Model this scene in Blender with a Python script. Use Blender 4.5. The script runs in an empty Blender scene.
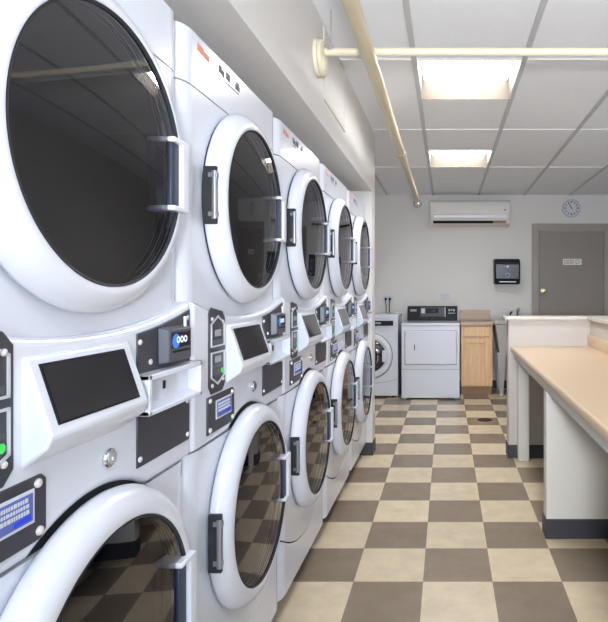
import bpy, bmesh, math, random
from mathutils import Vector, Matrix
random.seed(4)
C = bpy.context.scene.collection
S = bpy.context.scene
PI = math.pi

# ------------------------------------------------------------------ materials
def mat(name, col, rough=.5, metal=0., spec=.5, coat=0., noise=0., nscale=8., emit=None, estr=0., alpha=1., bump=0., bscale=60., ior=None):
    m = bpy.data.materials.new(name); m.use_nodes = True
    nt = m.node_tree; b = nt.nodes['Principled BSDF']
    b.inputs['Base Color'].default_value = (*col, 1)
    b.inputs['Roughness'].default_value = rough
    b.inputs['Metallic'].default_value = metal
    b.inputs['Specular IOR Level'].default_value = spec
    b.inputs['Coat Weight'].default_value = coat
    b.inputs['Coat Roughness'].default_value = .06
    b.inputs['Alpha'].default_value = alpha
    if ior: b.inputs['IOR'].default_value = ior
    if emit:
        b.inputs['Emission Color'].default_value = (*emit, 1); b.inputs['Emission Strength'].default_value = estr
    tc = nt.nodes.new('ShaderNodeNewGeometry')
    if noise:
        n = nt.nodes.new('ShaderNodeTexNoise'); n.inputs['Scale'].default_value = nscale; n.inputs['Detail'].default_value = 4
        nt.links.new(tc.outputs['Position'], n.inputs['Vector'])
        mx = nt.nodes.new('ShaderNodeMix'); mx.data_type = 'RGBA'
        mx.inputs[6].default_value = (*[max(0, c*(1-noise)) for c in col], 1)
        mx.inputs[7].default_value = (*[min(1, c*(1+noise)) for c in col], 1)
        nt.links.new(n.outputs['Fac'], mx.inputs[0]); nt.links.new(mx.outputs[2], b.inputs['Base Color'])
    if bump:
        n2 = nt.nodes.new('ShaderNodeTexNoise'); n2.inputs['Scale'].default_value = bscale; n2.inputs['Detail'].default_value = 3
        nt.links.new(tc.outputs['Position'], n2.inputs['Vector'])
        bp = nt.nodes.new('ShaderNodeBump'); bp.inputs['Strength'].default_value = bump; bp.inputs['Distance'].default_value = .002
        nt.links.new(n2.outputs['Fac'], bp.inputs['Height']); nt.links.new(bp.outputs[0], b.inputs['Normal'])
    return m

def rgb(r, g, b):
    f = lambda c: (c/255/12.92) if c/255 <= .04045 else ((c/255+.055)/1.055)**2.4
    return (f(r), f(g), f(b))

M = {}
M['enamel'] = mat('white_enamel', rgb(209, 213, 223), .22, spec=.5, coat=.35, noise=.012, nscale=3)
M['door_plastic'] = mat('white_door_plastic', rgb(209, 212, 221), .25, spec=.5, coat=.2)
M['gasket'] = mat('black_gasket', rgb(32, 34, 38), .7)
M['plinth'] = mat('dark_plinth', rgb(40, 39, 38), .8)
M['panel'] = mat('charcoal_panel', rgb(58, 59, 68), .42, noise=.06, nscale=40)
M['module'] = mat('dark_grey_module', rgb(74, 76, 86), .4)
M['black'] = mat('black_plastic', rgb(22, 23, 26), .5, spec=.25, noise=.05, nscale=20)
M['screen'] = mat('display_glass', rgb(28, 28, 34), .06, spec=.6, coat=.5)
M['silver'] = mat('silver_paint', rgb(205, 208, 214), .35, metal=.3)
M['chrome'] = mat('chrome', rgb(225, 226, 230), .08, metal=1)
M['hinge'] = mat('hinge_metal', rgb(158, 160, 168), .3, metal=.8)
M['screw'] = mat('white_screw', rgb(225, 222, 218), .25, metal=.4)
M['steel'] = mat('drum_steel', rgb(205, 213, 230), .45, metal=.2)
M['label_white'] = mat('white_label', rgb(200, 203, 214), .5)
M['label_blue'] = mat('blue_label', rgb(88, 104, 172), .5)
M['deep_blue'] = mat('deep_blue_ink', rgb(25, 70, 215), .5)
M['sky_blue'] = mat('lit_blue_display', rgb(58, 120, 205), .4, emit=rgb(30, 120, 240), estr=.15)
M['lit_white'] = mat('lit_white_digits', rgb(235, 240, 250), .4, emit=rgb(235, 240, 255), estr=.2)
M['green'] = mat('green_light', rgb(70, 205, 90), .4, emit=rgb(60, 220, 90), estr=.12)
M['grey_label'] = mat('grey_label', rgb(150, 152, 158), .5)
M['handle_navy'] = mat('handle_navy', rgb(38, 46, 66), .4)
M['orange'] = mat('orange_ink', rgb(208, 132, 104), .5)
M['ink'] = mat('dark_ink', rgb(70, 72, 80), .5)
M['wall'] = mat('wall_paint', rgb(216, 213, 209), .65, noise=.015, nscale=2, bump=.12, bscale=90)
M['soffit'] = mat('soffit_paint', rgb(212, 209, 206), .6, noise=.012, nscale=2, bump=.08, bscale=90)
M['halfwall'] = mat('half_wall_paint', rgb(197, 190, 184), .6, noise=.012, nscale=3, bump=.08, bscale=90)
M['trimwhite'] = mat('trim_paint', rgb(210, 204, 195), .4, noise=.01, nscale=4)
M['panelpaint'] = mat('counter_panel_paint', rgb(216, 213, 206), .55, noise=.015, nscale=4)
M['tile'] = mat('ceiling_tile', rgb(231, 234, 240), .9, noise=.025, nscale=26, bump=.3, bscale=140)
M['tbar'] = mat('ceiling_grid_main', rgb(188, 190, 194), .5)
M['tee'] = mat('ceiling_grid_tee', rgb(235, 233, 232), .4)
M['base'] = mat('black_vinyl_base', rgb(58, 59, 66), .45, noise=.05, nscale=12)
M['pipe'] = mat('cream_pipe_paint', rgb(224, 214, 188), .45, noise=.04, nscale=10)
M['pipe_tan'] = mat('tan_pipe_paint', rgb(200, 189, 162), .4, noise=.06, nscale=7)
M['fixture'] = mat('darkened_fixture_enamel', rgb(70, 61, 50), .6)  # cream enamel darkened in colour so the lens glow does not burn it out
M['door'] = mat('grey_door_paint', rgb(138, 130, 124), .5, noise=.03, nscale=5)
M['doorframe'] = mat('grey_frame_paint', rgb(154, 147, 140), .5, noise=.02, nscale=5)
M['brass'] = mat('brass', rgb(228, 212, 160), .2, metal=1)
M['ac'] = mat('air_conditioner_plastic', rgb(216, 211, 204), .4)
M['ac_flap'] = mat('air_conditioner_flap', rgb(236, 236, 240), .3)
M['tanlabel'] = mat('tan_vent', rgb(150, 128, 118), .6)
M['laminate'] = None
M['sinkplastic'] = mat('utility_sink_plastic', rgb(196, 195, 193), .45, noise=.02, nscale=6)
M['sinkleg'] = mat('sink_leg_metal', rgb(190, 193, 200), .45, metal=.2)
M['drain'] = mat('drain_bronze', rgb(84, 68, 56), .5, metal=.4, noise=.2, nscale=60)
M['paper'] = mat('paper', rgb(225, 222, 216), .7)
M['clockface'] = mat('clock_face', rgb(205, 205, 212), .5)
M['clockrim'] = mat('clock_rim', rgb(190, 190, 196), .4)
M['smokeplastic'] = mat('smoke_grey_plastic', rgb(70, 72, 78), .22, spec=.5)
M['consolegrey'] = mat('console_grey', rgb(84, 86, 92), .5, spec=.3)

def wood(name, c1, c2, sc=(14, 14, 1.2)):
    m = bpy.data.materials.new(name); m.use_nodes = True; nt = m.node_tree; b = nt.nodes['Principled BSDF']
    g = nt.nodes.new('ShaderNodeNewGeometry'); mp = nt.nodes.new('ShaderNodeMapping'); mp.inputs['Scale'].default_value = sc
    n = nt.nodes.new('ShaderNodeTexNoise'); n.inputs['Scale'].default_value = 3; n.inputs['Detail'].default_value = 6; n.inputs['Distortion'].default_value = .6
    r = nt.nodes.new('ShaderNodeValToRGB'); r.color_ramp.elements[0].position = .3; r.color_ramp.elements[1].position = .7
    r.color_ramp.elements[0].color = (*c1, 1); r.color_ramp.elements[1].color = (*c2, 1)
    L = nt.links.new
    L(g.outputs['Position'], mp.inputs[0]); L(mp.outputs[0], n.inputs[0]); L(n.outputs['Fac'], r.inputs[0]); L(r.outputs[0], b.inputs['Base Color'])
    b.inputs['Roughness'].default_value = .4
    return m
M['oak'] = wood('light_oak', rgb(214, 176, 130), rgb(230, 196, 152))
M['oakdark'] = wood('oak_plinth', rgb(150, 118, 84), rgb(168, 134, 98))
M['laminate'] = mat('beige_laminate', rgb(212, 186, 154), .3, noise=.05, nscale=30, coat=.1)
M['laminate_grey'] = mat('taupe_laminate', rgb(182, 160, 140), .4, noise=.04, nscale=30)

def glass_mat(name, tint, alpha, refl):
    # dark tinted door glass: sharp fresnel reflection over a partly see-through dark tint
    m = bpy.data.materials.new(name); m.use_nodes = True; nt = m.node_tree; nt.nodes.clear(); L = nt.links.new
    out = nt.nodes.new('ShaderNodeOutputMaterial')
    tr = nt.nodes.new('ShaderNodeBsdfTransparent'); tr.inputs[0].default_value = (*alpha, 1)
    df = nt.nodes.new('ShaderNodeBsdfDiffuse'); df.inputs[0].default_value = (*tint, 1)
    mx = nt.nodes.new('ShaderNodeMixShader'); mx.inputs[0].default_value = .12
    gl = nt.nodes.new('ShaderNodeBsdfGlossy'); gl.inputs[0].default_value = (.95, .95, 1, 1); gl.inputs['Roughness'].default_value = .02
    fr = nt.nodes.new('ShaderNodeFresnel'); fr.inputs[0].default_value = refl
    m2 = nt.nodes.new('ShaderNodeMixShader')
    L(tr.outputs[0], mx.inputs[1]); L(df.outputs[0], mx.inputs[2])
    L(fr.outputs[0], m2.inputs[0]); L(mx.outputs[0], m2.inputs[1]); L(gl.outputs[0], m2.inputs[2]); L(m2.outputs[0], out.inputs[0])
    return m
M['glass'] = glass_mat('tinted_door_glass', (.012, .013, .018), (.82, .88, 1.0), 1.75)

def floor_mat():
    m = bpy.data.materials.new('checker_vinyl_floor'); m.use_nodes = True; nt = m.node_tree; b = nt.nodes['Principled BSDF']; L = nt.links.new
    g = nt.nodes.new('ShaderNodeNewGeometry'); sp = nt.nodes.new('ShaderNodeSeparateXYZ'); L(g.outputs['Position'], sp.inputs[0])
    def math_(op, a, bb=None):
        n = nt.nodes.new('ShaderNodeMath'); n.operation = op
        for i, v in enumerate((a, bb)):
            if v is None: continue
            if isinstance(v, (int, float)): n.inputs[i].default_value = v
            else: L(v, n.inputs[i])
        return n.outputs[0]
    T = .305
    ux = math_('DIVIDE', math_('ADD', sp.outputs[0], .103), T); uy = math_('DIVIDE', math_('SUBTRACT', sp.outputs[1], 2.372), T)
    fx = math_('FLOOR', ux); fy = math_('FLOOR', uy)
    par = math_('FLOORED_MODULO', math_('ADD', fx, fy), 2.0)
    cb = nt.nodes.new('ShaderNodeCombineXYZ'); L(fx, cb.inputs[0]); L(fy, cb.inputs[1])
    wn = nt.nodes.new('ShaderNodeTexWhiteNoise'); wn.noise_dimensions = '2D'; L(cb.outputs[0], wn.inputs['Vector'])
    n1 = nt.nodes.new('ShaderNodeTexNoise'); n1.inputs['Scale'].default_value = 9; n1.inputs['Detail'].default_value = 8; n1.inputs['Roughness'].default_value = .65
    L(g.outputs['Position'], n1.inputs['Vector'])
    base = nt.nodes.new('ShaderNodeMix'); base.data_type = 'RGBA'; L(par, base.inputs[0])
    base.inputs[6].default_value = (*rgb(134, 119, 102), 1); base.inputs[7].default_value = (*rgb(207, 191, 164), 1)
    # brightness per tile and mottling
    v = math_('ADD', math_('MULTIPLY', wn.outputs['Value'], .12), math_('MULTIPLY', n1.outputs['Fac'], .56))
    v = math_('ADD', v, .66)
    # thin seam
    ex = math_('ABSOLUTE', math_('SUBTRACT', math_('FRACT', ux), .5)); ey = math_('ABSOLUTE', math_('SUBTRACT', math_('FRACT', uy), .5))
    seam = math_('GREATER_THAN', math_('MAXIMUM', ex, ey), .4965)
    v = math_('MULTIPLY', v, math_('SUBTRACT', 1.0, math_('MULTIPLY', seam, .2)))
    vm = nt.nodes.new('ShaderNodeVectorMath'); vm.operation = 'SCALE'; L(base.outputs[2], vm.inputs[0]); L(v, vm.inputs['Scale'])
    L(vm.outputs[0], b.inputs['Base Color'])
    b.inputs['Roughness'].default_value = .3; b.inputs['Specular IOR Level'].default_value = .35
    return m
M['floor'] = floor_mat()

# ------------------------------------------------------------------ mesh builder
class MB:
    def __init__(s): s.bm = bmesh.new()
    def box(s, x0, x1, y0, y1, z0, z1):
        v = [s.bm.verts.new((x, y, z)) for x in (x0, x1) for y in (y0, y1) for z in (z0, z1)]
        for f in ((0, 1, 3, 2), (4, 6, 7, 5), (0, 4, 5, 1), (2, 3, 7, 6), (0, 2, 6, 4), (1, 5, 7, 3)):
            s.bm.faces.new([v[i] for i in f])
        return s
    def prism(s, pts, vec):
        a = [s.bm.verts.new(p) for p in pts]; b = [s.bm.verts.new(Vector(p)+Vector(vec)) for p in pts]
        s.bm.faces.new(a[::-1]); s.bm.faces.new(b); n = len(a)
        for i in range(n): s.bm.faces.new((a[i], a[(i+1) % n], b[(i+1) % n], b[i]))
        return s
    def yz(s, pts, x0, x1): return s.prism([(x0, y, z) for y, z in pts], (x1-x0, 0, 0))
    def xz(s, pts, y0, y1): return s.prism([(x, y0, z) for x, z in pts], (0, y1-y0, 0))
    def loft(s, a, b):
        a = [s.bm.verts.new(p) for p in a]; b = [s.bm.verts.new(p) for p in b]; n = len(a)
        s.bm.faces.new(a[::-1]); s.bm.faces.new(b)
        for i in range(n): s.bm.faces.new((a[i], a[(i+1) % n], b[(i+1) % n], b[i]))
        return s
    def lathe(s, prof, c, axis='X', seg=64, closed=True):
        rings = []
        for r, h in prof:
            if r < 1e-6:
                p = {'X': (h, 0, 0), 'Y': (0, h, 0), 'Z': (0, 0, h)}[axis]
                rings.append([s.bm.verts.new(Vector(c)+Vector(p))]); continue
            ring = []
            for k in range(seg):
                a = 2*PI*k/seg; u, v = r*math.cos(a), r*math.sin(a)
                p = {'X': (h, u, v), 'Y': (u, h, v), 'Z': (u, v, h)}[axis]
                ring.append(s.bm.verts.new(Vector(c)+Vector(p)))
            rings.append(ring)
        pairs = list(zip(rings, rings[1:]))
        if closed and len(rings[0]) > 1 and len(rings[-1]) > 1: pairs.append((rings[-1], rings[0]))
        for a, b in pairs:
            for k in range(seg):
                k2 = (k+1) % seg
                if len(a) == 1 and len(b) == 1: break
                if len(a) == 1: s.bm.faces.new((a[0], b[k], b[k2]))
                elif len(b) == 1: s.bm.faces.new((a[k], b[0], a[k2]))
                else: s.bm.faces.new((a[k], b[k], b[k2], a[k2]))
        return s
    def cyl(s, c, r, h0, h1, axis='X', seg=24):
        return s.lathe([(0, h0), (r, h0), (r, h1), (0, h1)], c, axis, seg)
    def dome(s, c, r, h, axis='X', seg=16, sign=1):
        return s.lathe([(0, 0), (r, 0), (r*.92, sign*h*.5), (r*.6, sign*h*.88), (0, sign*h)], c, axis, seg)
    def tube(s, pts, r, seg=10):
        pts = [Vector(p) for p in pts]; rings = []
        up = None
        for i, p in enumerate(pts):
            t = (pts[min(i+1, len(pts)-1)]-pts[max(i-1, 0)]).normalized()
            if up is None: up = t.orthogonal().normalized()
            up = (up-t*up.dot(t)).normalized(); sd = t.cross(up)
            rings.append([s.bm.verts.new(p+(up*math.cos(2*PI*k/seg)+sd*math.sin(2*PI*k/seg))*r) for k in range(seg)])
        for a, b in zip(rings, rings[1:]):
            for k in range(seg): s.bm.faces.new((a[k], a[(k+1) % seg], b[(k+1) % seg], b[k]))
        s.bm.faces.new(rings[0][::-1]); s.bm.faces.new(rings[-1]); return s
    def plate_hole(s, outer, hole, x0, x1):
        b = bmesh.new()
        vo = [b.verts.new((x0, *p)) for p in outer]; vh = [b.verts.new((x0, *p)) for p in hole]
        es = []
        for l in (vo, vh):
            for i in range(len(l)): es.append(b.edges.new((l[i], l[(i+1) % len(l)])))
        bmesh.ops.triangle_fill(b, edges=es, use_beauty=True)
        ex = bmesh.ops.extrude_face_region(b, geom=list(b.faces))
        bmesh.ops.translate(b, vec=(x1-x0, 0, 0), verts=[g for g in ex['geom'] if isinstance(g, bmesh.types.BMVert)])
        me = bpy.data.meshes.new('tmp'); b.to_mesh(me); b.free(); s.bm.from_mesh(me); bpy.data.meshes.remove(me); return s
    def build(s, name, material, parent=None, bevel=0., bseg=2, angle=35, center=False, kind=None):
        bmesh.ops.recalc_face_normals(s.bm, faces=s.bm.faces)
        me = bpy.data.meshes.new(name); 
        off = Vector((0, 0, 0))
        if center:
            xs = [v.co for v in s.bm.verts]
            off = Vector(((min(v.x for v in xs)+max(v.x for v in xs))/2, (min(v.y for v in xs)+max(v.y for v in xs))/2, min(v.z for v in xs)))
            bmesh.ops.translate(s.bm, vec=-off, verts=s.bm.verts)
        s.bm.to_mesh(me); s.bm.free()
        for p in me.polygons: p.use_smooth = True
        me.set_sharp_from_angle(angle=math.radians(angle))
        o = bpy.data.objects.new(name, me); C.objects.link(o); me.materials.append(material); o.location = off
        if parent: o.parent = parent
        if bevel:
            md = o.modifiers.new('bevel', 'BEVEL'); md.width = bevel; md.segments = bseg; md.limit_method = 'ANGLE'; md.angle_limit = math.radians(40); md.harden_normals = False
        if kind: o['kind'] = kind
        return o

def thing(name, label, cat, loc, group=None):
    o = bpy.data.objects.new(name, None); C.objects.link(o); o.location = loc; o.empty_display_size = .1
    o['label'] = label; o['category'] = cat
    if group: o['group'] = group
    return o
def tag(o, label, cat, group=None):
    o['label'] = label; o['category'] = cat
    if group: o['group'] = group
    return o
def struct(name, mb, m, bevel=0.):
    return mb.build(name, m, None, bevel, kind='structure')
def dup(root, loc, label):
    r = root.copy(); C.objects.link(r); r.location = loc; r['label'] = label
    for ch in root.children:
        c = ch.copy(); C.objects.link(c); c.parent = r
        for g in ch.children:
            d = g.copy(); C.objects.link(d); d.parent = c
    return r

EYE = 1.281; CEIL = 2.526; BACK = 7.06; XL, XR = -1.45, 2.16; REAR = -3.2
SOF = -.575; SOFZ = 2.045; STUB0, STUB1 = 4.182, 4.33

# ------------------------------------------------------------------ room shell
struct('floor', MB().box(XL-.1, XR+.1, REAR-.1, BACK+.1, -.1, 0), M['floor'])
struct('wall_back', MB().box(XL-.1, XR+.1, BACK, BACK+.1, 0, CEIL+.2), M['wall'])
struct('wall_left', MB().box(XL-.1, XL, REAR, BACK, 0, CEIL+.2), M['wall'])
struct('wall_right', MB().box(XR, XR+.1, REAR, BACK, 0, CEIL+.2), M['wall'])
# rear wall with a window opening added behind the camera to brighten the room
WX0, WX1, WZ0, WZ1 = -.5, 2.0, .6, 2.35
w = MB()
w.box(XL-.1, WX0, REAR-.1, REAR, 0, CEIL+.2); w.box(WX1, XR+.1, REAR-.1, REAR, 0, CEIL+.2)
w.box(WX0, WX1, REAR-.1, REAR, 0, WZ0); w.box(WX0, WX1, REAR-.1, REAR, WZ1, CEIL+.2)
struct('wall_rear', w, M['wall'])
w = MB()
for a, b in ((WX0, WX0+.05), (WX1-.05, WX1), ((WX0+WX1)/2-.025, (WX0+WX1)/2+.025)): w.box(a, b, REAR-.08, REAR-.02, WZ0, WZ1)
for a, b in ((WZ0, WZ0+.05), (WZ1-.05, WZ1)): w.box(WX0, WX1, REAR-.08, REAR-.02, a, b)
struct('added_window_1', w, M['trimwhite'])
struct('wall_soffit', MB().box(XL, SOF, REAR, STUB1, SOFZ, CEIL+.2), M['soffit'])
struct('wall_stub', MB().box(XL, SOF, STUB0, STUB1, 0, SOFZ), M['soffit'])
struct('baseboard_stub', MB().box(-1.2, SOF+.006, STUB0-.006, STUB1+.006, 0, .1), M['base'], .003)
struct('baseboard_back', MB().box(XL, 1.11, BACK-.008, BACK, 0, .1), M['base'])

# ceiling: tiles in a grid with the light wells left open
gx = [XL-.1, -1.365, -.77, -.175, .42, 1.015, 1.61, XR+.1]
gy = [BACK+.1, 5.461, 4.185, 2.912, 1.64, .365, -.91, -2.185, REAR-.1]
LIGHTS = [(2.912, 3.53), (4.80, 5.461), (-.91, -.28), (-2.8, -2.185)]  # last two are unseen fixtures, added behind the camera for more brightness
LX0, LX1 = -.175, .42
cl = MB(); tb = MB(); te = MB()
for i in range(len(gx)-1):
    if gx[i+1] <= SOF-.3 and False: continue
    for j in range(len(gy)-1):
        y1, y0 = gy[j], gy[j+1]
        cuts = [y0, y1]; well = None
        if abs(gx[i]-LX0) < 1e-6:
            for a, b in LIGHTS:
                if a > y0-.01 and b < y1+.01 : well = (a, b)
                elif a > y0-.01 and a < y1 and b > y1: well = (a, y1)
        g = .004
        if well is None: cl.box(gx[i]+g, gx[i+1]-g, y0+g, y1-g, CEIL, CEIL+.02)
        else:
            if well[0]-y0 > .05: cl.box(gx[i]+g, gx[i+1]-g, y0+g, well[0]-g, CEIL, CEIL+.02); te.box(gx[i], gx[i+1], well[0]-.009, well[0]+.004, CEIL-.006, CEIL)
            if y1-well[1] > .05: cl.box(gx[i]+g, gx[i+1]-g, well[1]+g, y1-g, CEIL, CEIL+.02); te.box(gx[i], gx[i+1], well[1]-.004, well[1]+.009, CEIL-.006, CEIL)
cl.box(XL-.1, LX0-.03, REAR-.1, BACK+.1, CEIL+.17, CEIL+.2); cl.box(LX1+.03, XR+.1, REAR-.1, BACK+.1, CEIL+.17, CEIL+.2); cl.box(LX0-.03, LX1+.03, REAR-.1, BACK+.1, CEIL+.17, CEIL+.2)
struct('ceiling', cl, M['tile'])
for x in gx[1:-1]: tb.box(x-.014, x+.014, REAR, BACK, CEIL-.008, CEIL+.004)
struct('trim_1', tb, M['tbar'])
for y in gy[1:-1]: te.box(XL, XR, y-.007, y+.007, CEIL-.006, CEIL+.002)
struct('trim_2', te, M['tee'])

# lights
M['lens'] = mat('light_diffuser', (1, .97, .9), .5, emit=(.985, .985, .99), estr=24)
LAB = ['recessed square ceiling light nearest the camera, just beyond the crossing pipe',
       'smaller looking recessed ceiling light farther back toward the air conditioner',
       'added unseen ceiling light just behind the camera', 'added unseen ceiling light farthest behind the camera near the added window']
for (a, b), lab in zip(LIGHTS, LAB):
    t = thing('ceiling_light', lab, 'light', ((LX0+LX1)/2, (a+b)/2, CEIL), 'recessed square ceiling lights')
    hx, hy, D = (LX1-LX0)/2-.016, (b-a)/2-.012, .138
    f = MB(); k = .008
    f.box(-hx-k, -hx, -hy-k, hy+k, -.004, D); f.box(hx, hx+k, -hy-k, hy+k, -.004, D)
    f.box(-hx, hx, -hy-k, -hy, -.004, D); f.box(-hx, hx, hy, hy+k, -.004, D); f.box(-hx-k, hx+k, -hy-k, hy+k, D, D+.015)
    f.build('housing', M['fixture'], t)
    MB().box(-hx+.012, hx-.012, -hy+.012, hy-.012, D-.02, D-.006).build('diffuser', M['lens'], t, .003)

# ------------------------------------------------------------------ stacked dryer / washer towers
TW = .712; CU = .370; DZ, WZ = 1.524, .636; RG = .237
XF = -.63
def arc_top(u, lo=1.205, hi=1.256):    # concave upper edge of the control panel
    t = (u-TW/2)/(TW/2); return lo+(hi-lo)*t*t
def smile(u): 
    t = (u-TW/2)/(TW/2); return .235+.115*t*t
def strip(mb, u0, u1, z0, z1, wmax, n=6, flip=False):
    # rounded vertical edge of a front panel, from the side (u0, deep) to the face (u1)
    prof = []
    for i in range(n+1):
        a = PI/2*i/n; uu = u0+(u1-u0)*(1-math.cos(a)); ww = wmax-.03+.03*math.sin(a); prof.append((ww, uu))
    prof.append((wmax-.03, u1))
    zt0, zt1 = (z0, z0), (z1, z1)
    f0 = z0 if callable(z0) else (lambda u: z0); f1 = z1 if callable(z1) else (lambda u: z1)
    mb.loft([(ww, uu, f0(uu)) for ww, uu in prof], [(ww, uu, f1(uu)) for ww, uu in prof])
def circ(cy, cz, r, n=72): return [(cy+r*math.cos(2*PI*k/n), cz+r*math.sin(2*PI*k/n)) for k in range(n)]

def make_tower(loc, label):
    t = thing('stacked_washer_dryer', label, 'stacked washer and dryer', loc, 'stacked washer dryer towers in a row')
    e, K = M['enamel'], M
    # carcass: open-fronted sheet-metal box
    b = MB(); d0, d1 = -.74, -.03
    b.box(d0, d1, 0, .012, .1, 1.925); b.box(d0, d1, TW-.012, TW, .1, 1.925); b.box(d0, d0+.012, .012, TW-.012, .1, 1.925)
    b.box(d0, d1, .012, TW-.012, 1.913, 1.925); b.box(d0, d1, .012, TW-.012, .1, .112); b.box(d0, d1, .012, TW-.012, 1.04, 1.05)
    b.build('cabinet', e, t, .003)
    MB().box(-.72, -.09, .02, TW-.02, 0, .1).build('plinth', K['plinth'], t)
    ES = .05
    # header
    b = MB(); b.box(-.03, 0, ES, TW-ES, 1.79, 1.925); strip(b, 0, ES, 1.79, 1.925, 0); strip(b, TW, TW-ES, 1.79, 1.925, 0)
    h = b.build('header_panel', e, t)
    lg = MB(); lg.yz([(.078, 1.889), (.112, 1.886), (.112, 1.904), (.078, 1.907)], 0, .0012); lg.yz([(.116, 1.885), (.146, 1.885), (.146, 1.899), (.116, 1.899)], 0, .0012)
    lg.build('orange_emblem', K['orange'], h)
    ik = MB()
    for u0, u1, z0, z1 in ((.205, .226, 1.884, 1.906), (.23, .244, 1.880, 1.899), (.256, .285, 1.884, 1.905), (.325, .355, 1.882, 1.896), (.33, .352, 1.899, 1.904)): ik.box(0, .0012, u0, u1, z0, z1)
    for k in range(7): ik.box(0, .001, .205+k*.021, .222+k*.021, 1.872, 1.8745)
    ik.build('printed_marks', K['ink'], h)
    # dryer front
    b = MB(); b.plate_hole([(ES, 1.19), (TW-ES, 1.19), (TW-ES, 1.786), (ES, 1.786)], circ(CU, DZ, .245), -.03, 0)
    strip(b, 0, ES, 1.19, 1.786, 0); strip(b, TW, TW-ES, 1.19, 1.786, 0)
    b.build('dryer_panel', e, t)
    # washer front above and below the smile-shaped seam
    W0 = .016; us = [ES+(TW-2*ES)*k/24 for k in range(25)]
    b = MB(); b.plate_hole([(u, smile(u)+.003) for u in us]+[(TW-ES, .884), (ES, .884)], circ(CU, WZ, .245), W0-.03, W0)
    strip(b, 0, ES, lambda u: smile(u)+.003, .884, W0); strip(b, TW, TW-ES, lambda u: smile(u)+.003, .884, W0)
    b.build('washer_panel', e, t)
    b = MB(); b.yz([(ES, .118), (TW-ES, .118)]+[(u, smile(u)-.003) for u in us[::-1]], W0-.03, W0-.001)
    strip(b, 0, ES, .118, lambda u: smile(u)-.003, W0-.001); strip(b, TW, TW-ES, .118, lambda u: smile(u)-.003, W0-.001)
    b.build('service_panel', e, t)
    # control fascia
    WM = .025; uc = [TW*k/24 for k in range(25)]
    b = MB(); ra = .297; a0 = math.asin(.253/ra); arcp = [(CU+ra*math.cos(PI-a0-(PI-2*a0)*k/20), WZ+ra*math.sin(PI-a0-(PI-2*a0)*k/20)) for k in range(21)]
    b.yz([(0.0, .889)]+arcp+[(TW, .889)]+[(u, arc_top(u)) for u in uc[::-1]], -.03, WM)
    fa = b.build('control_fascia', e, t, .014, 4)
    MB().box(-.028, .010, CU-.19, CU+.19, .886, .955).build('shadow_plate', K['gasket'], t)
    # doors
    for cz, w0, nm in ((DZ, .003, 'dryer_door'), (WZ, .019, 'washer_door')):
        c = (w0, CU, cz); SQ = .975
        def oval(mb):
            for v in mb.bm.verts: v.co.x = w0+(v.co.x-w0)*1.18
            for v in mb.bm.verts: v.co.y = CU+(v.co.y-CU)*SQ
            return mb
        rs = MB().lathe([(.246, -.004), (.276, -.004), (.276, .003), (.246, .003)], c)
        ro = .284 if cz == DZ else .292
        dr = oval(MB().lathe([(.24, 0), (ro-.010, 0), (ro-.002, .004), (ro, .012), (ro-.003, .022), (ro-.010, .031), (ro-.020, .038), (ro-.032, .0425), (RG+.004, .0445), (RG+.001, .043), (RG, .040), (RG-.003, .030), (.225, .0)], c, seg=96)).build(nm, K['door_plastic'], t, angle=60)
        oval(rs).build('gasket', K['gasket'], dr)
        n = 10; r2 = RG-.0015; prof = [(r2*i/n, .040+.006*(1-(i/n)**2)) for i in range(n+1)]
        prof = prof+[(r2, .034), (0, .034)]
        oval(MB().lathe(prof, c, seg=96, closed=False)).build('glass', K['glass'], dr)
        oval(MB().lathe([(RG-.004, .0395), (RG+.0005, .0395), (RG+.0005, .0448), (RG-.004, .0425)], c, seg=96)).build('glass_seal', K['gasket'], dr)
        # handle: C-shaped pull on the right edge
        hu, hz = CU+.215, .077; q = w0+.047
        hb = MB(); hb.yz([(hu-.034, cz+hz), (hu+.030, cz+hz), (hu+.030, cz-hz), (hu-.034, cz-hz), (hu-.034, cz-hz+.011), (hu+.002, cz-hz+.011), (hu+.002, cz+hz-.011), (hu-.034, cz+hz-.011)], q-.01, q+.017)
        hb.build('handle', K['door_plastic'], dr, .004, 3)
        MB().box(q-.004, q+.008, hu-.030, hu+.003, cz-hz+.008, cz+hz-.008).build('handle_recess', K['handle_navy'], dr, .002)
        # hinge on the left edge
        ru = CU-ro*SQ
        MB().box(w0+.006, w0+.040, ru-.004, ru+.007, cz-.074, cz+.074).build('hinge_slot', K['gasket'], dr, .002)
        hg = MB()
        hg.cyl((w0+.035, ru-.001, cz), .0075, -.062, .062, 'Z', 14)
        for s in (-.055, .045): hg.box(w0+.020, w0+.043, ru-.007, ru+.005, cz+s, cz+s+.012)
        hg.build('hinge', K['hinge'], dr, .001)
        # drum behind the glass
        dm = MB().lathe([(.21, 0), (.232, -.02), (.232, -.48), (0, -.5), (0, -.49), (.222, -.47), (.222, -.03), (.205, -.005)], (-.03, CU, cz), seg=48, closed=True)
        dm.build('drum', K['steel'], t)
        for k in range(3):
            a = 2*PI*k/3+.5
            MB().prism([(-.08, CU+.222*math.cos(a+q_), cz+.222*math.sin(a+q_)) for q_ in (-.12, .12)]+[(-.08, CU+.17*math.cos(a), cz+.17*math.sin(a))], (-.36, 0, 0)).build('drum_fin', K['steel'], t)
    # left selector strip: black plate with two chevron frames
    F = WM
    pl = MB(); pl.yz([(.082, 1.032), (.098, 1.012), (.166, 1.012), (.184, 1.032), (.184, 1.205), (.166, 1.225), (.098, 1.236), (.082, 1.22)], F-.002, F+.003)
    sp = pl.build('selector_plate', K['panel'], t, .002)
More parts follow.
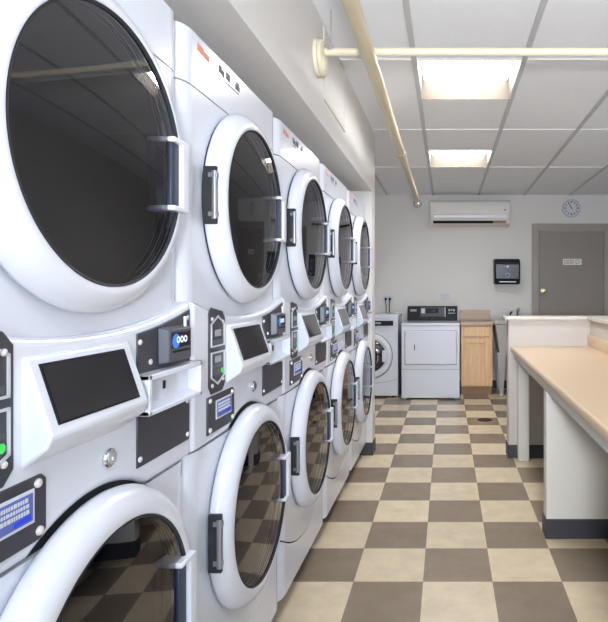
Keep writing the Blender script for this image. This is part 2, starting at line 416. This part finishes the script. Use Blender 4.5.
    def chev(s0, flip):
        o = MB(); th = .004
        za, zb = s0
        tip = zb+.020 if not flip else za-.020
        if not flip: path = [(.094, za), (.094, zb), (.133, tip), (.173, zb), (.173, za)]
        else: path = [(.094, zb), (.094, za), (.133, tip), (.173, za), (.173, zb)]
        for (a, b_) in zip(path, path[1:]+path[:1]):
            dv = Vector((b_[0]-a[0], b_[1]-a[1])).normalized(); nn = Vector((-dv.y, dv.x))*th/2
            A, B = Vector(a)-dv*th*.4, Vector(b_)+dv*th*.4
            o.yz([tuple(A+nn), tuple(B+nn), tuple(B-nn), tuple(A-nn)], F+.003, F+.0055)
        return o
    chev((1.135, 1.192), False).build('chevron_frame', K['silver'], sp)
    chev((1.055, 1.118), True).build('chevron_frame', K['silver'], sp)
    for z0, z1 in ((1.160, 1.177), (1.092, 1.108)): MB().box(F+.003, F+.005, .117, .152, z0, z1).build('number_window', K['grey_label'], sp)
    for z0, z1 in ((1.139, 1.151), (1.078, 1.086), (1.060, 1.073)): MB().box(F+.003, F+.0045, .102, .166, z0, z1).build('slot_label', K['module'], sp)
    MB().cyl((F+.003, .158, 1.067), .007, 0, .004, 'X', 16).build('green_lamp', K['green'], sp)
    for u, z in ((.099, 1.206), (.166, 1.196), (.100, 1.034), (.166, 1.043)): MB().dome((F+.003, u, z), .0055, .004).build('screw', K['screw'], sp)
    # lower-left payment plate
    pl = MB(); pl.yz([(.072, .912), (.232, .912), (.244, .924), (.244, 1.000), (.236, 1.008), (.072, 1.008)], F-.002, F+.004)
    pp = pl.build('payment_plate', K['panel'], t, .002)
    MB().box(F+.004, F+.006, .118, .218, .943, .993).build('label_frame', K['label_white'], pp, .001)
    MB().box(F+.006, F+.007, .123, .213, .948, .988).build('blue_label', K['label_blue'], pp)
    mk = MB()
    for r_, (z0, z1) in enumerate(((.978, .984), (.970, .975), (.961, .967))):
        u = .127
        while u < .205:
            wd = random.choice((.002, .003, .005)); mk.box(F+.007, F+.0078, u, min(u+wd, .209), z0, z1); u += wd+.002
    mk.build('label_print', K['label_white'], pp)
    MB().yz([(.178, .951), (.208, .951), (.208, .960), (.178, .957)], F+.007, F+.0079).build('label_mark', K['deep_blue'], pp)
    for u, z in ((.085, .998), (.226, .997), (.085, .923), (.229, .926)): MB().dome((F+.004, u, z), .007, .005).build('screw', K['screw'], pp)
    # tilted display in a wedge housing
    u0, u1 = .200, .452
    side = [(F-.004, 1.186), (F+.006, 1.184), (F+.044, 1.070), (F+.036, 1.052), (F-.004, 1.022)]
    dh = MB().loft([(w_, u0, z) for w_, z in side], [(w_, u1, z) for w_, z in side]).build('display_housing', e, t, .008, 3)
    A, B = Vector((F+.006, 0, 1.184)), Vector((F+.044, 0, 1.070)); dv = (B-A); nv = Vector((-dv.z, 0, dv.x)).normalized()
    if nv.x < 0: nv = -nv
    def on(u, s, hgt): p = A+dv*s+nv*hgt; return (p.x, u, p.z)
    def pad(ua, ub, sa, sb, h0, h1): return MB().loft([on(ua, sa, h0), on(ub, sa, h0), on(ub, sb, h0), on(ua, sb, h0)], [on(ua, sa, h1), on(ub, sa, h1), on(ub, sb, h1), on(ua, sb, h1)])
    pad(.219, .427, .10, .88, -.002, .0015).build('display_bezel', K['black'], dh)
    pad(.222, .424, .125, .855, .0, .0028).build('display_screen', K['screen'], dh)
    # coin side: upper plate, acceptor, tray, lower plate
    pl = MB(); pl.yz([(.484, 1.112), (TW-.012, 1.112)]+[(u, arc_top(u)-.016) for u in (TW-.012, .655, .61, .56, .52, .484)], F-.002, F+.003)
    cp = pl.build('coin_plate', K['panel'], t, .002)
    for u, z in ((.492, 1.178), (.53, 1.135), (.686, 1.216)): MB().dome((F+.003, u, z), .006, .004).build('screw', K['screw'], cp)
    ca = MB(); ca.loft([(F+.003, .556, 1.124), (F+.003, .663, 1.124), (F+.003, .663, 1.203), (F+.003, .556, 1.203)], [(F+.026, .562, 1.129), (F+.026, .658, 1.129), (F+.026, .658, 1.197), (F+.026, .562, 1.197)])
    ca = ca.build('coin_acceptor', K['module'], t, .003)
    G = F+.026
    MB().box(G, G+.001, .570, .650, 1.158, 1.190).build('display_window', K['black'], ca)
    MB().cyl((G+.001, .586, 1.172), .0155, 0, .0008, 'X', 24).build('blue_display', K['sky_blue'], ca)
    dg = MB()
    for k in range(3):
        c0 = .595+k*.016
        dg.lathe([(.0075, 0), (.0042, 0), (.0042, .0006), (.0075, .0006)], (G+.0014, c0, 1.174), seg=14)
    dg.build('digits', K['lit_white'], ca)
    MB().box(G-.002, G+.004, .574, .642, 1.148, 1.152).build('coin_slot', K['black'], ca)
    MB().cyl((F+.02, .640, 1.2), .0035, 0, .022, 'Z', 12).build('reject_pin', K['silver'], ca)
    tr = MB(); T0, T1, za, zb = .474, TW-.012, 1.036, 1.116; th = .011; ww = F+.032
    tr.box(F-.002, ww, T0, T0+th, za, zb); tr.box(F-.002, ww, T1-th, T1, za, zb)
    tr.loft([(F-.002, T0, zb), (F-.002, T1, zb), (F-.002, T1, zb-th), (F-.002, T0, zb-th)], [(ww, T0, zb), (ww, T1, zb), (ww, T1, zb-th), (ww, T0, zb-th)])
    tr.loft([(F-.002, T0, za+.018), (F-.002, T1, za+.018), (F-.002, T1, za), (F-.002, T0, za)], [(ww, T0, za+th*.8), (ww, T1, za+th*.8), (ww, T1, za), (ww, T0, za)])
    tr.box(F-.002, F+.004, T0, T1, za, zb)
    tr = tr.build('coin_tray', e, t, .002)
    MB().box(F+.004, F+.006, .575, .584, 1.072, 1.089).build('return_slot', K['black'], tr)
    pl = MB(); pl.yz([(.484, .932), (TW-.014, .932), (TW-.014, 1.034), (.484, 1.034)], F-.002, F+.003)
    vp = pl.build('vault_plate', K['panel'], t, .002)
    for u, z in ((.492, .948), (.686, .946), (.686, 1.024)): MB().dome((F+.003, u, z), .006, .004).build('screw', K['screw'], vp)
    kl = MB().lathe([(0, .001), (.017, .001), (.017, .004), (.0115, .0035), (.0115, .009), (.004, .009), (.004, .006), (0, .006)], (F, .397, .981), seg=24, closed=False)
    kl.build('key_lock', K['chrome'], t)
    return t
YS = [.568, 1.287, 2.008, 2.736, 3.458]
TL = ['white stacked dryer and washer nearest the camera, partly cut off by the photo edge',
      'white stacked dryer and washer second from the camera, both doors seen whole',
      'white stacked dryer and washer in the middle of the row of five',
      'white stacked dryer and washer fourth from the camera, next to the last',
      'white stacked dryer and washer at the far end against the stub wall']
tower = make_tower((XF, YS[0], 0), TL[0])
for y, lb in zip(YS[1:], TL[1:]): dup(tower, (XF, y, 0), lb)

# ------------------------------------------------------------------ pipes and soffit fittings
PY = 2.285*540/515; PY = .575*540/129.5
t = thing('water_pipe', 'thin cream pipe running level across the room just under the ceiling', 'pipe', (SOF, PY, 2.338))
MB().tube([(0, 0, 0), (XR-SOF, 0, 0)], .0175, 20).build('pipe', M['pipe'], t)
es = MB().lathe([(0, 0), (.082, 0), (.082, .014), (.074, .017), (.078, .019), (.078, .032), (.07, .037), (0, .037)], (0, 0, -.026), seg=40, closed=False)
es.build('escutcheon', M['pipe'], t)
MB().box(.05, .075, -.022, .022, .0, .03).box(.058, .066, -.004, .004, .03, CEIL-2.338).build('pipe_clamp', M['chrome'], t, .003)
PX = -.333
t = thing('sprinkler_pipe', 'thick tan pipe running away along the ceiling above the aisle', 'pipe', (PX, 0, 2.281))
MB().tube([(0, -3.1, 0), (0, 3.95, 0)], .031, 20).build('pipe', M['pipe_tan'], t)
MB().tube([(.002, 3.95, 0), (.008, 6.02, -.005)], .026, 20).build('pipe_end', M['pipe_tan'], t)
MB().tube([(0, 3.9, 0), (0, 4.0, 0)], .036, 20).build('coupling', M['pipe_tan'], t, .002)
hd = MB().lathe([(0, -.045), (.022, -.042), (.04, -.026), (.049, -.008), (.05, .004), (.036, .02), (.018, .03), (0, .032)], (.012, 6.05, -.03), 'Y', 24, closed=False)
hd.build('sprinkler_head', M['chrome'], t)
for y in (-1.5, .4): MB().box(-.006, .006, y-.006, y+.006, .03, CEIL-2.281).lathe([(.031, -.012), (.036, -.012), (.036, .012), (.031, .012)], (0, y, 0), 'Y', 20).build('hanger', M['chrome'], t)
t = thing('access_panel', 'flush painted access panel on the soffit beside the pipe flange', 'access panel', (SOF, 2.78, 2.17))
MB().box(0, .004, -.25, .25, .012, .33).build('panel', M['soffit'], t)
MB().box(0, .006, -.262, -.25, 0, .342).box(0, .006, .25, .262, 0, .342).box(0, .006, -.25, .25, 0, .012).box(0, .006, -.25, .25, .33, .342).build('edge_frame', M['trimwhite'], t)

# ------------------------------------------------------------------ counter and half walls
HX0, HX1, HY = .474, 1.095, 4.12
struct('wall_counter_end', MB().box(HX0, XR, HY, HY+.13, 0, 1.055), M['halfwall'])
struct('wall_counter_side', MB().box(HX1, HX1+.13, .6, HY, 0, 1.055), M['halfwall'])
struct('trim_3', MB().box(HX0-.03, XR, HY-.03, HY+.16, 1.055, 1.078), M['trimwhite'], .004)
struct('trim_4', MB().box(HX1-.03, HX1+.16, .58, HY-.03, 1.055, 1.078), M['trimwhite'], .004)
struct('baseboard_counter', MB().box(HX0-.007, HX1, HY-.007, HY+.137, 0, .1), M['base'], .002)
CY0 = .95; CX = .488; CT = .855
t = thing('folding_counter', 'long beige laminate folding counter on white panels along the half wall', 'counter', (CX, HY, 0))
prof = [(HX1-.001, CT-.038), (HX1-.001, CT), (CX+.012, CT), (CX+.004, CT-.003), (CX, CT-.011), (CX, CT-.03), (CX+.006, CT-.038)]
MB().prism([(x-CX, CY0-HY, z) for x, z in prof], (0, HY-CY0-.001, 0)).build('worktop', M['laminate'], t, angle=60)
MB().box(.03, .05, CY0-HY+.02, -.002, CT-.1, CT-.038).build('apron', M['panelpaint'], t, .002)
MB().box(HX1-CX-.02, HX1-CX-.001, CY0-HY, -.001, CT, CT+.085).build('backsplash', M['laminate'], t, .003)
for y0, y1 in ((-1.335, -1.257), (-3.05, -2.97)):
    p = MB().box(.027, HX1-CX-.001, y0, y1, 0, CT-.1).box(.052, HX1-CX-.001, y0, y1, CT-.1, CT-.038).build('support_panel', M['panelpaint'], t, .002)
    MB().box(.020, HX1-CX-.001, y0-.007, y1+.007, 0, .1).build('vinyl_base', M['base'], p, .003)
MB().box(.051, .132, -.075, -.009, 0, CT-.038).build('support_post', M['panelpaint'], t, .002)

# ------------------------------------------------------------------ back wall: washer, dryer, cabinet, sink
FW = 6.40
t = thing('front_load_washer', 'white front loading washer half hidden behind the stub wall', 'washing machine', (-.915, FW, 0))
b = MB(); b.box(-.34, .34, 0, .6, .025, .95); b.build('cabinet', M['enamel'], t, .008, 3)
MB().box(-.345, .345, -.012, .605, .945, .99).build('top_panel', M['enamel'], t, .01, 3)
cpn = MB().box(-.335, .31, -.012, .002, .845, .945).build('control_panel', M['enamel'], t, .004)
MB().box(-.30, .285, -.017, -.010, .858, .918).build('control_strip', M['black'], cpn, .003)
MB().box(.04, .14, -.0185, -.017, .878, .900).build('display', M['grey_label'], cpn)
dr = MB().lathe([(.2, 0), (.27, 0), (.272, -.012), (.262, -.026), (.24, -.034), (.205, -.03), (.196, -.018), (.19, 0)], (0, 0, .50), 'Y', 64).build('door', M['door_plastic'], t, angle=60)
MB().lathe([(.279, -.001), (.274, -.001), (.274, -.003), (.279, -.003)], (0, 0, .50), 'Y', 64).build('door_seam', M['gasket'], dr)
MB().lathe([(0, -.045), (.1, -.038), (.17, -.026), (.198, -.012), (.198, -.004), (0, -.004)], (0, 0, .50), 'Y', 64, closed=False).build('glass', M['screen'], dr)
MB().box(.155, .215, -.046, -.02, .43, .57).build('handle', M['door_plastic'], dr, .008, 3)
us = [-.335+.67*k/20 for k in range(21)]
b = MB(); b.xz([(u, .178+.05*(u/.335)**2*1+.0) for u in us]+[(u, .172+.05*(u/.335)**2) for u in us[::-1]], -.0015, .001); b.build('panel_seam', M['grey_label'], t)
for x in (-.28, .28):
    for y in (.06, .54): MB().cyl((x, y, 0), .022, 0, .03, 'Z', 14).build('foot', M['gasket'], t)

FD = 6.30
t = thing('clothes_dryer', 'white front loading dryer with black rear console beside the oak cabinet', 'clothes dryer', (-.186, FD, 0))
MB().box(-.339, .339, 0, .70, .02, .87).build('cabinet', M['enamel'], t, .006, 3)
MB().box(-.343, .343, -.014, .70, .862, .893).build('top_panel', M['enamel'], t, .01, 3)
MB().box(-.335, .335, -.004, .0, .353, .359).build('panel_seam', M['grey_label'], t)
d = MB().box(-.298, .300, -.018, 0, .415, .805).build('door', M['enamel'], t, .02, 4)
MB().box(-.304, .306, -.004, 0, .409, .811).build('door_gap', M['grey_label'], d, .012, 3)
MB().box(-.20, -.175, -.021, -.017, .565, .665).build('handle_recess', M['silver'], d, .004)
MB().box(-.192, -.18, -.0225, -.018, .58, .65).build('handle_slot', M['consolegrey'], d, .002)
c = MB().prism([(-.31, y, z) for y, z in ((.54, .893), (.56, .93), (.585, 1.075), (.68, 1.075), (.68, .893))], (.635, 0, 0)).build('console', M['black'], t, .006)
cf = lambda z: .56+(z-.93)/.145*.025
def cpad(nm, x0, x1, z0, z1, m, par, h=.003):
    MB().loft([(x0, cf(z0)-h, z0), (x1, cf(z0)-h, z0), (x1, cf(z1)-h, z1), (x0, cf(z1)-h, z1)], [(x0, cf(z0)+.002, z0), (x1, cf(z0)+.002, z0), (x1, cf(z1)+.002, z1), (x0, cf(z1)+.002, z1)]).build(nm, m, par)
cpad('control_plate', -.145, .165, .945, 1.058, M['consolegrey'], c)
cpad('display_window', -.075, .085, .985, 1.048, M['black'], c, .005)
cpad('display', .0, .045, 1.005, 1.025, M['smokeplastic'], c, .006)
cpad('control_label', -.135, -.09, .985, 1.045, M['label_white'], c, .005)
cpad('badge', -.275, -.195, 1.008, 1.034, M['grey_label'], c, .004)
for k in range(3): cpad('badge_mark', .21+k*.03, .232+k*.03, 1.01+.006*(k == 1), 1.04, M['grey_label'], c, .004)
cpad('control_label', .205, .295, .98, .992, M['grey_label'], c, .004)
cpad('trim_edge', .165, .172, .94, 1.062, M['silver'], c, .004)
for x in (-.30, .30):
    for y in (.04, .64): MB().cyl((x, y, 0), .02, 0, .022, 'Z', 14).build('foot', M['label_white'], t)

t = thing('base_cabinet', 'light oak base cabinet with one drawer and one door', 'cabinet', (.368, 6.55, 0))
MB().box(-.19, .19, .02, .5, .105, .85).build('carcass', M['oak'], t, .002)
MB().box(-.185, .185, .07, .5, 0, .105).build('toe_kick', M['oakdark'], t)
MB().box(-.158, .158, .0, .021, .715, .84).build('drawer_front', M['oak'], t, .005)
d = MB()
x0, x1, z0, z1, r_ = -.158, .158, .118, .695, .058
d.box(x0, x0+r_, 0, .021, z0, z1); d.box(x1-r_, x1, 0, .021, z0, z1); d.box(x0+r_, x1-r_, 0, .021, z0, z0+r_); d.box(x0+r_, x1-r_, 0, .021, z1-r_, z1)
d = d.build('door', M['oak'], t, .003)
MB().box(x0+r_-.002, x1-r_+.002, 0.014, .0215, z0+r_-.002, z1-r_+.002).build('door_panel', M['oak'], d)
cw = MB().box(-.20, .20, -.02, .5, .85, .893).build('countertop', M['laminate_grey'], t, .006, 3)
MB().box(-.20, .20, .475, .5, .893, 1.02).build('backsplash', M['laminate_grey'], t, .005)

t = thing('utility_sink', 'pale grey freestanding utility sink on tapered legs behind the half wall', 'sink', (.92, 6.72, 0))
to = [(-.335, -.27), (.335, -.27), (.335, .27), (-.335, .27)]; bo = [(-.275, -.21), (.275, -.21), (.275, .21), (-.275, .21)]
b = MB()
def frus(a, za, c_, zc): return [(x, y, za) for x, y in a], [(x, y, zc) for x, y in c_]
sc = lambda p, k: [(x*k, y*k) for x, y in p]
rings = [[(x, y, .485) for x, y in bo], [(x, y, .87) for x, y in to], [(x*1.04, y*1.05, .875) for x, y in to], [(x*1.04, y*1.05, .91) for x, y in to], [(x*.94, y*.93, .91) for x, y in to], [(x*.92, y*.9, .51) for x, y in bo]]
vs = [[b.bm.verts.new(p) for p in r] for r in rings]
for a, c_ in zip(vs, vs[1:]):
    for k in range(4): b.bm.faces.new((a[k], a[(k+1) % 4], c_[(k+1) % 4], c_[k]))
b.bm.faces.new(vs[0][::-1]); b.bm.faces.new(vs[-1])
b.build('basin', M['sinkplastic'], t, .012, 3)
for sx in (-1, 1):
    for sy in (-1, 1):
        X, Y = sx*.255, sy*.19
        p = [(-.055, -.03), (.055, -.03), (.055, .03), (-.055, .03)]
        MB().loft([(X+x*.35, Y+sy*.0+y*.6, 0) for x, y in p], [(X+x, Y+y, .52) for x, y in p]).build('leg', M['sinkleg'], t, .003)
MB().tube([(.0, .285, .91), (.0, .285, 1.01), (0, .27, 1.04), (0, .22, 1.055), (0, .14, 1.045), (0, .12, 1.01)], .011, 12).box(-.1, .1, .265, .305, .908, .93).build('faucet', M['chrome'], t)
MB().tube([(-.09, .285, .93), (-.095, .27, .97), (-.075, .24, 1.0)], .009, 10).build('faucet_handle', M['black'], t)

# ------------------------------------------------------------------ back wall fittings
t = thing('air_conditioner', 'long white wall mounted air conditioner high on the back wall', 'air conditioner', (.30, BACK, 2.10))
b = MB(); b.prism([(-.51, y, z) for y, z in ((0, .0), (-.10, 0), (-.17, .025), (-.205, .08), (-.20, .30), (-.175, .325), (0, .33))], (1.02, 0, 0))
b.build('body', M['ac'], t, .01, 3)
MB().prism([(-.465, y, z) for y, z in ((-.196, .092), (-.214, .100), (-.216, .128), (-.205, .146), (-.196, .146))], (.93, 0, 0)).build('flap', M['ac_flap'], t, .004)
MB().prism([(-.47, y, z) for y, z in ((-.150, .03), (-.186, .03), (-.2015, .062), (-.17, .064))], (.76, 0, 0)).build('air_outlet', M['black'], t)
MB().prism([(.29, y, z) for y, z in ((-.150, .03), (-.186, .03), (-.2015, .062), (-.17, .064))], (.17, 0, 0)).build('outlet_grille', M['tanlabel'], t)
MB().box(.43, .455, -.208, -.202, .19, .205).build('badge', M['label_blue'], t)

t = thing('paper_towel_dispenser', 'black paper towel dispenser on the wall left of the grey door', 'dispenser', (.776, BACK, 1.335))
b = MB(); b.prism([(-.163, y, z) for y, z in ((0, .02), (-.16, .02), (-.19, .06), (-.20, .26), (-.185, .32), (-.14, .345), (0, .345))], (.326, 0, 0)); b.build('case', M['black'], t, .014, 3)
b = MB(); b.prism([(-.148, y, z) for y, z in ((-.18, .085), (-.198, .085), (-.207, .275), (-.18, .285))], (.296, 0, 0)); b.build('cover_window', M['smokeplastic'], t, .006)
MB().box(-.10, .11, -.20, -.155, .045, .055).build('tear_bar', M['silver'], t)
MB().cyl((0, -.203, .245), .012, -.006, .004, 'Y', 14).build('lock_button', M['silver'], t)
MB().lathe([(.03, 0), (.022, 0), (.022, -.004), (.03, -.004)], (0, -.203, .135), 'Y', 24).build('emblem', M['grey_label'], t)

c = thing('wall_clock', 'round white wall clock above the grey door', 'clock', (1.628, BACK, 2.347))
MB().lathe([(0, 0), (.118, 0), (.118, -.03), (.108, -.036), (.104, -.028), (0, -.026)], (0, 0, 0), 'Y', 48, closed=False).build('case', M['clockrim'], c)
MB().cyl((0, -.027, 0), .103, -.001, .001, 'Y', 40).build('face', M['clockface'], c)
def hand(nm, a, l, wd, y):
    dx, dz = math.sin(a), math.cos(a); p = Vector((dx, dz)); n = Vector((-dz, dx))*wd
    A, B = -p*.015, p*l
    MB().xz([tuple(A+n), tuple(B+n*.6), tuple(B-n*.6), tuple(A-n)], y, y-.002).build(nm, M['ink'], c)
mk = MB()
for k in range(12):
    a = 2*PI*k/12; d_ = Vector((math.sin(a), math.cos(a))); n = Vector((-d_.y, d_.x))*(.006 if k % 3 else .009)
    A, B = d_*.068, d_*.092; mk.xz([tuple(A+n), tuple(B+n), tuple(B-n), tuple(A-n)], -.028, -.0295)
mk.build('hour_mark', M['ink'], c)
hand('hour_hand', math.radians(-33), .055, .006, -.030); hand('minute_hand', math.radians(-28), .085, .005, -.033)

# door in the back wall
b = MB(); dx0, dx1, dz = 1.203, 2.052, 2.045
fr = MB(); fr.box(1.114, dx0, BACK-.03, BACK, 0, dz+.1); fr.box(dx1, 2.148, BACK-.03, BACK, 0, dz+.1); fr.box(dx0, dx1, BACK-.03, BACK, dz, dz+.1)
fr.box(dx0-.02, dx0, BACK-.018, BACK, 0, dz)
struct('trim_5', fr, M['doorframe'], .003)
door = struct('door_1', MB().box(dx0+.005, dx1-.005, BACK-.014, BACK, .01, dz-.005), M['door'], .002)
kb = MB().lathe([(0, 0), (.034, 0), (.034, -.008), (.014, -.012), (.012, -.035), (.026, -.045), (.03, -.06), (.022, -.072), (0, -.075)], (1.262, BACK-.014, 1.272), 'Y', 28, closed=False).build('door_knob', M['brass'], door)
t = thing('door_sign', 'small pale sign plate on the grey door', 'sign', (1.64, BACK-.014, 1.608))
MB().box(-.122, .122, -.004, 0, 0, .08).build('plate', M['paper'], t, .002)
mk = MB()
for r_, (z0, z1, x1_) in enumerate(((.046, .064, .02), (.016, .036, .02))):
    x = -.108
    while x < x1_: mk.box(x, x+.013, -.005, -.004, z0, z1); x += .019
mk.build('sign_print', M['grey_label'], t)
MB().lathe([(.030, 0), (.020, 0), (.020, -.001), (.030, -.001)], (.068, -.004, .042), 'Y', 24).build('sign_symbol', M['grey_label'], t)

# outlets and cords
def outlet(x, z, label):
    t = thing('wall_outlet', label, 'outlet', (x, BACK, z), 'outlets on the back wall')
    MB().box(-.057, .057, -.007, 0, -.04, .04).build('cover_plate', M['label_white'], t, .003)
    for s in (-.026, .026): MB().box(s-.016, s+.016, -.009, -.006, -.014, .014).build('socket', M['trimwhite'], t, .003)
    return t
ox = (445-446.5)*BACK/540; oz = EYE-(297-290)*BACK/540
outlet(ox, oz, 'white wall outlet just above the clothes dryer console')
ox2 = (388-446.5)*BACK/540; oz2 = EYE-(299-290)*BACK/540
outlet(ox2, oz2, 'white wall outlet above the washer with dark cords')
for k, (s, lab) in enumerate(((-.026, 'dark power cord nearer the stub wall, hanging from the outlet behind washer'), (.026, 'dark power cord nearer the dryer, hanging from the outlet behind washer'))):
    t = thing('power_cord', lab, 'cord', (ox2+s, BACK-.01, oz2), 'power cords behind the washer')
    MB().box(-.014, .014, -.03, 0, -.016, .016).build('plug', M['black'], t, .004)
    MB().tube([(0, -.028, 0), (0, -.04, -.02), (.006*(1-2*k), -.03, -.09), (.004, -.022, -.25), (-.01+.03*k, -.022, -.6), (0, -.02, -1.0)], .006, 8).build('cable', M['black'], t)

# floor drain
t = thing('floor_drain', 'small round bronze drain set in the checkered floor', 'drain', (.379, 5.33, 0))
MB().lathe([(0, 0), (.074, 0), (.074, .002), (.066, .004), (0, .004)], (0, 0, 0), 'Z', 36, closed=False).build('rim', M['drain'], t)
g = MB()
for k in range(-3, 4): 
    l = math.sqrt(.06**2-(k*.016)**2); g.box(k*.016-.003, k*.016+.003, -l, l, .004, .0055)
g.build('grate', M['gasket'], t)

# ------------------------------------------------------------------ world, camera, view
wd = bpy.data.worlds.new('World'); S.world = wd; wd.use_nodes = True
bg = wd.node_tree.nodes['Background']; bg.inputs[0].default_value = (.6, .77, 1.0, 1); bg.inputs[1].default_value = 6.0
# sky portal of the added rear window
la = bpy.data.lights.new('added_window_daylight', 'AREA'); la.shape = 'RECTANGLE'; la.size = WX1-WX0; la.size_y = WZ1-WZ0
la.cycles.is_portal = True
lo = bpy.data.objects.new('added_window_daylight', la); C.objects.link(lo); lo.location = ((WX0+WX1)/2, REAR-.12, (WZ0+WZ1)/2); lo.rotation_euler = (PI/2, 0, 0)

# the photographer's flash, from just behind and below the camera
fl = bpy.data.lights.new('camera_flash', 'SPOT'); fl.energy = 320; fl.color = (.93, .96, 1); fl.spot_size = math.radians(120); fl.spot_blend = .8; fl.shadow_soft_size = .12
fo = bpy.data.objects.new('camera_flash', fl); C.objects.link(fo); fo.location = (.2, -1.0, 1.27)
fo.rotation_euler = Vector((.42, 1, .40)).to_track_quat('-Z', 'Y').to_euler()

cam = bpy.data.cameras.new('camera'); co = bpy.data.objects.new('camera', cam); C.objects.link(co); S.camera = co
co.location = (0, 0, EYE); co.rotation_euler = (PI/2, 0, 0)
cam.sensor_fit = 'HORIZONTAL'; cam.sensor_width = 36; cam.lens = 36*540/608
cam.shift_x = -(446.5-304)/608; cam.shift_y = -(311-290)/608
cam.clip_start = .02
S.view_settings.view_transform = 'Standard'; S.view_settings.look = 'None'; S.view_settings.gamma = 1; S.view_settings.exposure = .28
S.view_settings.use_curve_mapping = False
S.cycles.use_denoising = True
S.cycles.max_bounces = 10; S.cycles.diffuse_bounces = 5; S.cycles.sample_clamp_indirect = 6
